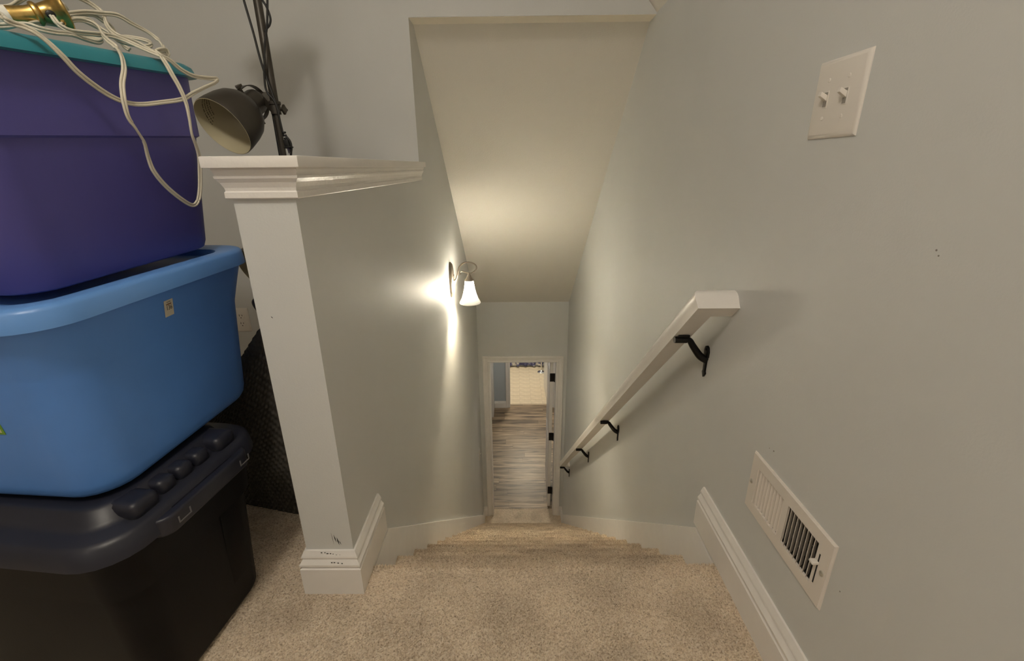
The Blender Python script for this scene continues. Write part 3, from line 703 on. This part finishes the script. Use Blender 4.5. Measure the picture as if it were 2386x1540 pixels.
def hit(o, u, v):
    Mi_ = o.matrix_world.inverted(); ok, loc, nrm, _ = o.ray_cast(Mi_ @ CAMP, (Mi_.to_3x3() @ ray(u, v)).normalized())
    return loc, nrm
sp_, sn = hit(bbody, 393, 717)
su = (Vector((0, 0, 1))-sn*sn.z).normalized(); Ms = Matrix((su.cross(sn), su, sn)).transposed().to_4x4(); Ms.translation = sp_+sn*.0006
Ms = Ms @ Matrix.Rotation(math.radians(2), 4, 'Z')
sk = MB().box((-.0105, -.0165, -.0002), (.0105, .0165, .0002), Ms).obj('sticker', STK, t2)
text('136', .0125, Ms @ Matrix.Translation((.0005, .0005, .0004)), sk, sx=.78)
text('Lot No.', .0036, Ms @ Matrix.Translation((.0005, .0128, .0004)), sk, sx=.85)
RED = mat('faded_red_ink', (.20, .10, .06), .7); pb_ = MB()
for k in range(7): pb_.box((-.0058+k*.0018, .0066, .0002), (-.0046+k*.0018, .0066+(.0032 if k % 2 else .0026), .0005), Ms)
pb_.obj('faded_print', RED, sk)
# green and white label on the tote's near face
lp_, ln_ = hit(bbody, 4, 1003)
lu = (Vector((0, 0, 1))-ln_*ln_.z).normalized(); Ml = Matrix((lu.cross(ln_), lu, ln_)).transposed().to_4x4()
pc, _n = hit(bbody, 15, 1012); Ml.translation = lp_+ln_*.0006; cl_ = Ml.inverted() @ pc
for s_, d_, mt_ in ((0, .0, mat('green_label', (.16, .33, .03), .5)), (.004, .0004, mat('cream_label', (.62, .58, .36), .5)), (.007, .0008, mat('grey_label', (.36, .33, .31), .5))):
    MB().box((cl_.x-.09, cl_.y+s_, d_-.0004), (cl_.x-s_, cl_.y+.075-s_, d_+.0004), Ml).obj('label', mt_, t2)

# top: indigo tote with teal lid
PURP = plastic('indigo_plastic', (.080, .072, .29), .45, .05); TEAL = plastic('teal_plastic', (.030, .215, .27), .35, .05)
t3 = empty('storage_tote.002'); tag(t3, 'indigo storage tote with a teal lid on top of the stack', 'storage tote')
LX, LY = .58, .40; put(t3, (-.674, 1.050, .853), LY, math.radians(8.5), math.radians(3.0))
L = lambda i, z, r: rrect(-LX+i, -i, i, LY-i, r, z)
b = MB(); b.rings([L(.018, 0, .05), L(.009, .004, .055), L(.004, .016, .06), L(-.0185, .220, .06), L(-.0195, .226, .06), L(-.0235, .2295, .058), L(-.025, .30, .055), L(-.026, .345, .05), L(-.018, .345, .045), L(.040, .03, .04)])
tbod = b.obj('body', PURP, t3, smooth=.5)
b = MB(); b.rings([L(-.030, .337, .06), L(-.042, .338, .066), L(-.038, .354, .066), L(-.028, .361, .06), L(-.012, .364, .055), L(.0, .361, .05), L(.006, .353, .045), L(.03, .351, .04)]); b.obj('lid', TEAL, t3, smooth=.9)
bpy.context.view_layer.update()

# ------------------------------------------------------------------ floor lamp behind the half wall
IRON = mat('dark_bronze_metal', (.060, .052, .042), .42, metal=.35); CREAM = mat('cream_enamel', (.62, .56, .38), .45); CORDB = mat('black_cord', (.012, .012, .012), .5)
LY_ = 1.50; lp = on_y(640, 240, LY_); LPX = lp.x
fl_ = empty('floor_lamp', (LPX, LY_, 0)); tag(fl_, 'dark bronze floor lamp with bell spot heads behind the half wall', 'floor lamp')
LO = Vector(fl_.location)
MB().lathe([(.118, 0), (.12, .004), (.118, .012), (.10, .016), (.02, .022), (.014, .034)], 40).obj('base', IRON, fl_, smooth=.7)
zc1 = on_y(651, 240, LY_).z
MB().lathe([(.0088, .02), (.0088, zc1+.02)], 16).obj('lower_pole', IRON, fl_, smooth=.8)
MB().lathe([(.0115, zc1), (.0115, 1.66), (.006, 1.668)], 18).obj('upper_pole', IRON, fl_, smooth=.8)
MB().lathe([(.0088, -.006), (.0165, -.005), (.0175, 0), (.0165, .004), (.0115, .006)], 20, Matrix.Translation((0, 0, zc1))).obj('collar', IRON, fl_, smooth=.8)
MB().tube([(-.012, .004, .04), (-.012, .004, zc1-.005)], .0045, 8).obj('cable_channel', mat('channel_black', (.01, .009, .008), .5), fl_, smooth=.8)
shade_o = MB().lathe([(.0845, 0), (.0852, -.002), (.0845, -.02), (.080, -.055), (.074, -.078), (.062, -.098), (.046, -.112), (.0375, -.118), (.036, -.122), (.0345, -.150), (.031, -.160), (.020, -.165)], 44).mesh('shade')
shade_i = MB().lathe([(.0845, .0001), (.0832, .0004), (.0825, -.02), (.078, -.055), (.072, -.077), (.060, -.0965), (.044, -.110), (.02, -.113)], 44).mesh('shade_lining')
bm = bmesh.new(); bm.from_mesh(shade_i)
bmesh.ops.delete(bm, geom=[f for f in bm.faces if len(f.verts) > 4 and f.calc_center_median().z > -.05], context='FACES_ONLY'); bmesh.ops.reverse_faces(bm, faces=bm.faces); bm.to_mesh(shade_i); bm.free()
bm = bmesh.new(); bm.from_mesh(shade_o)
bmesh.ops.delete(bm, geom=[f for f in bm.faces if len(f.verts) > 4 and f.calc_center_median().z > -.05], context='FACES_ONLY'); bm.to_mesh(shade_o); bm.free()
bulb_m = MB().lathe([(.004, -.060), (.016, -.063), (.0235, -.074), (.024, -.086), (.016, -.100), (.013, -.112)], 20).mesh('bulb')
GLB = mat('bulb_glass', (.62, .58, .52), .12, spec=.8)
def star(r0, r1, n_, h):
    P = [((r1 if k % 2 == 0 else r0)*math.cos(PI*k/n_), (r1 if k % 2 == 0 else r0)*math.sin(PI*k/n_)) for k in range(2*n_)]
    return MB().prism(P, 'z', 0, h)
def lamp_head(rim, axis, zcl, printed=False):
    """rim: world centre of the shade mouth; axis: direction the mouth faces; zcl: clamp height on the pole"""
    ax_ = Vector(axis).normalized(); Mh = frame_z(Vector(rim)-LO, ax_)
    def add(nm, me, mt, sm=.9):
        m2_ = me.copy(); m2_.transform(Mh); return link(nm, m2_, mt, fl_, sm)
    sh = add('shade', shade_o, IRON); add('shade_lining', shade_i, CREAM); add('bulb', bulb_m, GLB)
    # yoke strap: half ring around the neck, pivot along local y (up-ish)
    Rr = .047; zc_ = -.137; wd = .0085
    pts = [(Rr*math.cos(t), Rr*math.sin(t)) for t in [PI/2-PI*i/18 for i in range(19)]]
    pts = [(-.02, Rr)]+[p for p in pts]+[(-.02, -Rr)]
    R = []
    for (q, y) in pts:
        zz = zc_-q; n_ = Vector((0, y, -max(q, 0))).normalized() if q > 0 else Vector((0, math.copysign(1, y), 0))
        o_ = n_*.0022
        R.append([Mh @ Vector((wd, y, zz)), Mh @ Vector((-wd, y, zz)), Mh @ (Vector((-wd, y, zz))+o_), Mh @ (Vector((wd, y, zz))+o_)])
    yk = MB().rings([[tuple(v) for v in r] for r in R]).obj('yoke', IRON, fl_, smooth=.6)
    for sgn in (1, -1):
        Mk = Mh @ frame_z(Vector((0, sgn*.034, zc_+.012)), (0, sgn, 0))
        MB().lathe([(.005, 0), (.005, .018)], 10, Mk).obj('pivot_pin', IRON, yk, smooth=.8)
        b_ = star(.008, .0125, 3, .007); b_.bm.transform(Mk @ Matrix.Translation((0, 0, .018))); b_.obj('knob', IRON, yk, bevel=.0015)
    # clamp from the yoke to the pole
    back = Mh @ Vector((0, 0, zc_-Rr)); cl = Vector((0, 0, zcl))
    d_ = (cl-back); Mc = frame_z(back, d_); ln = d_.length
    cb = MB(); cb.box((-.011, -.011, -.002), (.011, .011, ln-.006), Mc); c_ = cb.obj('clamp', IRON, fl_, bevel=.0012)
    MB().lathe([(.0145, -.012), (.0145, .012)], 20, Matrix.Translation(cl)).obj('clamp_ring', IRON, c_, smooth=.6)
    Mk = frame_z(cl, Vector((.95, -.2, .0)))
    MB().lathe([(.004, 0), (.004, .026)], 10, Mk).obj('clamp_screw', IRON, c_, smooth=.8)
    b_ = star(.009, .0145, 4, .008); b_.bm.transform(Mk @ Matrix.Translation((0, 0, .024))); b_.obj('clamp_knob', IRON, c_, bevel=.0015)
    if printed:
        # tiny unreadable print lines inside the shade
        for row in range(4):
            zz = -.030-.0075*row
            for k in range(15-row):
                t = math.radians(118+k*4.6+random.uniform(-.8, .8)); hw = math.radians(random.uniform(.9, 1.9))
                rr_ = .0817-(.0825-.078)*((-zz)-.02)/.035
                P = [Mh @ Vector((rr_*math.cos(t+a_), rr_*math.sin(t+a_), zz+c_)) for a_, c_ in ((-hw, -.0011), (hw, -.0011), (hw, .0011), (-hw, .0011))]
                Q = [Mh @ Vector(((rr_+.0004)*math.cos(t+a_), (rr_+.0004)*math.sin(t+a_), zz+c_)) for a_, c_ in ((-hw, -.0011), (hw, -.0011), (hw, .0011), (-hw, .0011))]
                PR.raw([tuple(p) for p in P+Q], [(0, 1, 2, 3), (7, 6, 5, 4), (0, 4, 5, 1), (1, 5, 6, 2), (2, 6, 7, 3), (3, 7, 4, 0)])
PR = MB()
def axis_from(u, v, ix, iy, tow):
    """mouth direction: (ix, iy) in the picture plane (iy down), tow towards the viewer"""
    r_ = ray(u, v).normalized(); return (cR*ix-cU*iy)*math.sqrt(1-tow*tow)/math.hypot(ix, iy)-r_*tow
hz_ = on_y(654, 256, LY_).z
lamp_head(on_y(519, 297, 1.42), axis_from(519, 297, -.755, .60, .62), hz_, True)
lamp_head(on_y(602, 634, 1.45), axis_from(602, 634, -.755, .60, .60), on_y(700, 585, LY_).z)
lamp_head((LPX-.15, LY_-.06, 1.565), (-.80, -.35, -.48), 1.635)
PR.obj('print', mat('print_ink', (.12, .11, .07), .7), fl_)
def strand(px, y, r, name='cord', n_=8):
    pts = catmull([on_y(u, v, y+(dy[0] if dy else 0))-LO for u, v, *dy in px], n_)
    MB().tube(pts, r, 8).obj(name, CORDB, fl_, smooth=1)
strand([(540, -110), (555, -50), (568, 0), (590, 75), (603, 125), (615, 165), (628, 200), (640, 232), (652, 262)], 1.475, .0032)
strand([(624, -90), (623, -30), (623, 20), (622, 60), (617, 105), (616, 150), (616, 180), (621, 212), (637, 232), (646, 252), (652, 280), (658, 305), (661, 318)], 1.470, .0030)
strand([(592, -60), (606, -10), (621, 16), (630, 42), (628, 58), (622, 66), (616, 75)], 1.474, .0030)
strand([(667, 318, 0), (676, 330), (679, 345), (678, 362), (680, 400), (690, 450)], 1.462, .0034)
pp = on_y(666, 322, 1.462)-LO
Mp = frame_z(pp, (.16, 0, -1))
b = MB()
for z in (-.018, -.010, -.002): b.lathe([(.0055, z), (.0055, z+.005)], 12, Mp)
b.box((-.010, -.007, .004), (.010, .007, .026), Mp); b.box((-.013, -.009, .024), (.013, .009, .028), Mp); b.obj('plug', CORDB, fl_, bevel=.001)
for x0 in (-.0063, .0063): MB().box((x0-.0008, -.003, .028), (x0+.0008, .003, .043), Mp).obj('plug_prong', mat('prong_steel', (.6, .57, .5), .3, metal=1), fl_)

# ------------------------------------------------------------------ black woven bag between the totes and the half wall
wv = empty('woven_bag', (-.80, 1.28, 0)); tag(wv, 'slumped black woven bag wedged between the totes and the half wall', 'bag')
WV = mat('black_wicker', (.075, .068, .058), .5, var=.35, vscale=90)
WO = Vector(wv.location); e1 = Vector((.97, -.242, 0)); e2 = Vector((.242, .97, 0)); cor = Vector((-.655, 1.122, 0))
def bag_ring(h, infl, N=330, wamp=.0028, kv=0):
    P = rrect(-.36, 0, 0, .20, .035, 0, 8); P = [Vector(p) for p in P]
    # resample evenly
    seg = [(P[(i+1) % len(P)]-P[i]).length for i in range(len(P))]; tot = sum(seg); out = []; i = 0; acc = 0
    for k in range(N):
        d_ = tot*k/N
        while acc+seg[i] < d_: acc += seg[i]; i += 1
        out.append(P[i].lerp(P[(i+1) % len(P)], (d_-acc)/seg[i]))
    c_ = Vector((-.18, .10, 0)); res = []
    for k, p in enumerate(out):
        dirv = (p-c_); s_ = 1+infl
        q = c_+dirv*s_
        nrm = Vector((dirv.x/.18**2, dirv.y/.10**2, 0)).normalized()
        q = q+nrm*wamp*math.sin(k*PI/3+PI/6)*(1 if kv % 2 == 0 else -1)
        wpos = cor+e1*q.x+e2*q.y
        ztop = ZT0+(ZT1-ZT0)*(q.x+.20)/.20
        ztop = max(.33, min(.66, ztop))
        res.append(tuple(Vector((wpos.x, wpos.y, h*ztop))-WO))
    return res
pL, pR = on_y(572, 850, 1.16), on_y(612, 790, 1.13)
sl_ = (pR.z-pL.z)/(pR.x-pL.x)
ZT1 = pR.z+sl_*((cor.x)-pR.x); ZT0 = ZT1-sl_*.20*.97
R = []
for i in range(38):
    for q_ in (.0, .33, .66):
        R.append(bag_ring((i+q_)/38.4, -.06+.05*math.sin(PI*min(1, i/30)), wamp=.0008 if q_ == 0 else .0042, kv=i))
R += [bag_ring(.99, -.10, wamp=0), bag_ring(.80, -.14, wamp=0)]
MB().rings(R).obj('body', WV, wv, smooth=3.1)
R = []
for i in range(15):
    a = 2*PI*i/14
    R.append(bag_ring(1.01+.055*math.sin(a), -.035+.055*math.cos(a)-.03, wamp=.0028, kv=i))
MB().rings(R, cap=False).obj('rolled_rim', WV, wv, smooth=3.1)
MB().tube([cor+e1*(-.012)+e2*(.012)+Vector((-.0*z, 0, z))-WO+Vector((.004*math.sin(z*160), .004*math.cos(z*160), 0)) for z in [.01+.48*i/120 for i in range(121)]], .0075, 8).obj('braided_edge', WV, wv, smooth=1)
hp = on_y(594, 708, 1.24)-WO
MB().tube(catmull([hp+Vector((.10, .02, -.06)), hp+Vector((.06, .01, .015)), hp+Vector((.01, 0, .012)), hp+Vector((.002, 0, -.004)), hp+Vector((.03, .0, -.05)), hp+Vector((.05, .02, -.12))], 8), .008, 8).obj('handle', WV, wv, smooth=1)

# ------------------------------------------------------------------ table lamp lying on the teal lid, and its cord
R3 = t3.rotation_euler.to_matrix()
BRASS = mat('worn_brass', (.62, .43, .15), .28, metal=1, var=.35, vscale=60)
lid_x = .030
nx_ = R3 @ Vector((1, 0, 0)); lidp = t3.location+R3 @ Vector((-.055, 0, .364))
pb = on_plane(148, 26, lidp, nx_); pa_ = on_plane(0, 40, t3.location+R3 @ Vector((-.100, 0, .364)), (R3 @ Vector((1, 0, 0))))
tl = empty('table_lamp', pb); tag(tl, 'toppled brass and white candlestick table lamp lying on the teal lid', 'table lamp')
Mt = frame_z(Vector((0, 0, 0)), (pa_-pb))     # local z runs from the foot to the top
b = MB(); b.lathe([(.030, .0), (.0315, .002), (.030, .006), (.022, .011), (.0165, .017), (.0145, .025), (.0135, .030), (.0135, .031), (.0165, .0335), (.0175, .0365), (.0165, .0395), (.013, .041), (.0125, .047), (.0135, .062), (.0145, .068), (.0145, .071), (.012, .072)], 36, Mt); b.obj('brass_foot', BRASS, tl, smooth=.7)
MB().lathe([(.012, .070), (.0155, .071), (.0165, .080), (.0165, .17), (.014, .175), (.013, .182)], 28, Mt).obj('white_column', mat('white_enamel', (.74, .72, .66), .3), tl, smooth=.7)
MB().lathe([(.013, .180), (.018, .186), (.018, .22), (.012, .225), (.011, .26), (.008, .262)], 24, Mt).obj('brass_socket', BRASS, tl, smooth=.7)
gr = on_plane(118, 34, t3.location+R3 @ Vector((-.034, 0, .364)), nx_)-pb
MB().lathe([(.006, -.004), (.0062, .002), (.004, .004)], 14, frame_z(gr, (gr-(Mt @ Vector((0, 0, .028)))))).obj('cord_grommet', CORDB, tl, smooth=.8)
WC = mat('ivory_cord', (.60, .56, .46), .42)
def twin(pts3, name, parent, origin, r_=.0021, twist=6):
    pts = catmull([Vector(p)-origin for p in pts3], 9)
    A, B = [], []
    for i, p in enumerate(pts):
        t_ = (pts[min(i+1, len(pts)-1)]-pts[max(i-1, 0)]).normalized()
        u_ = Vector((0, 0, 1)) if abs(t_.z) < .8 else Vector((.2, .97, .1))
        n_ = (u_-t_*u_.dot(t_)).normalized(); bb_ = t_.cross(n_); a_ = .6*math.sin(i*.09)
        off = (n_*math.cos(a_)+bb_*math.sin(a_))*r_*.95
        A.append(p+off); B.append(p-off)
    b_ = MB(); b_.tube(A, r_, 8); b_.tube(B, r_, 8); return b_.obj(name, WC, parent, smooth=1)
def lidpt(u, v, inset, dz=0): return on_plane(u, v, t3.location+R3 @ Vector((-inset, 0, .364)), nx_)+Vector((0, 0, dz))
# long dangling cord of the lamp: out of the grommet, along the lid, down the front in a wide loop
ca = [(120, 36, .03), (138, 58, .022), (165, 72, .015), (210, 78, .01), (260, 84, .01), (300, 98, .0), (345, 118, -.03), (370, 128, -.045), (395, 140, -.05), (422, 162, -.052), (452, 177, -.055), (485, 182, -.055), (506, 184, -.055), (500, 193, -.055), (478, 203, -.055), (450, 217, -.055), (425, 231, -.055), (380, 238, -.055), (330, 243, -.056), (292, 238, -.058), (255, 222, -.058), (212, 193, -.058), (178, 165, -.058), (150, 135, -.058), (128, 113, -.056), (108, 95, -.053), (80, 74, -.049), (55, 62, -.044), (30, 54, -.04), (12, 45, -.038), (-12, 24, -.03), (-50, 8, -.01)]
cord = empty('lamp_cord', lidpt(250, 95, .0)); tag(cord, 'tangled ivory twin cord piled on the teal lid and hanging down the indigo tote', 'cord')
CO = Vector(cord.location)
def cord_px(L_, name='strand'): return twin([lidpt(u, v, i) for u, v, i in L_], name, cord, CO)
cord_px(ca)
cord_px([(140, 60, .05), (175, 46, .05), (205, 50, .045), (228, 62, .03), (240, 82, .0), (252, 95, -.03), (268, 108, -.046), (283, 130, -.052), (289, 160, -.056), (285, 190, -.06), (286, 215, -.064), (291, 245, -.064), (300, 275, -.062), (320, 305, -.058), (336, 332, -.052), (345, 365, -.045), (358, 398, -.042), (385, 432, -.04), (420, 462, -.04), (448, 478, -.04), (461, 468, -.042), (466, 440, -.044), (466, 400, -.048), (464, 365, -.052), (457, 340, -.056), (447, 312, -.062), (441, 275, -.066), (433, 238, -.066), (418, 203, -.064), (402, 175, -.060), (388, 150, -.055), (374, 130, -.048), (362, 121, -.04)])
cord_px([(362, 121, -.04), (372, 116, -.035), (385, 116, -.03), (391, 126, -.03), (386, 130, -.03), (372, 128, -.035), (356, 120, -.03), (330, 105, .0), (300, 92, .01), (270, 80, .02), (250, 60, .05), (238, 30, .07), (205, 5, .08), (165, -12, .08), (120, -20, .09)])
cord_px([(160, 32, .07), (200, 28, .07), (240, 31, .06), (275, 36, .05), (310, 56, .045), (345, 75, .04), (368, 93, .03), (382, 112, .02), (380, 122, .0), (366, 124, -.02)])
cord_px([(130, 42, .075), (170, 36, .075), (215, 34, .08), (240, 48, .08), (262, 66, .08), (270, 84, .075), (300, 86, .06), (340, 94, .04), (352, 104, .035), (340, 108, .03), (310, 104, .03), (280, 96, .03), (262, 84, .045), (230, 64, .06), (205, 46, .065), (170, 44, .06)])
cord_px([(60, 62, .06), (75, 55, .07), (105, 53, .07), (135, 58, .07), (160, 70, .06), (190, 82, .05), (225, 92, .04), (238, 92, .03), (228, 98, .025), (200, 92, .02), (165, 80, .01), (130, 76, .0), (95, 68, .0), (65, 58, .01), (30, 58, .02), (0, 60, .03), (-40, 58, .03)])
cord_px([(-40, 20, .12), (0, 18, .12), (25, 14, .12), (45, 2, .12), (70, -10, .12), (110, -8, .11), (145, 8, .10), (158, 26, .10), (164, 38, .10), (190, 45, .10), (240, 70, .09), (272, 88, .08), (290, 108, .06), (302, 116, .05)])
# ---- end
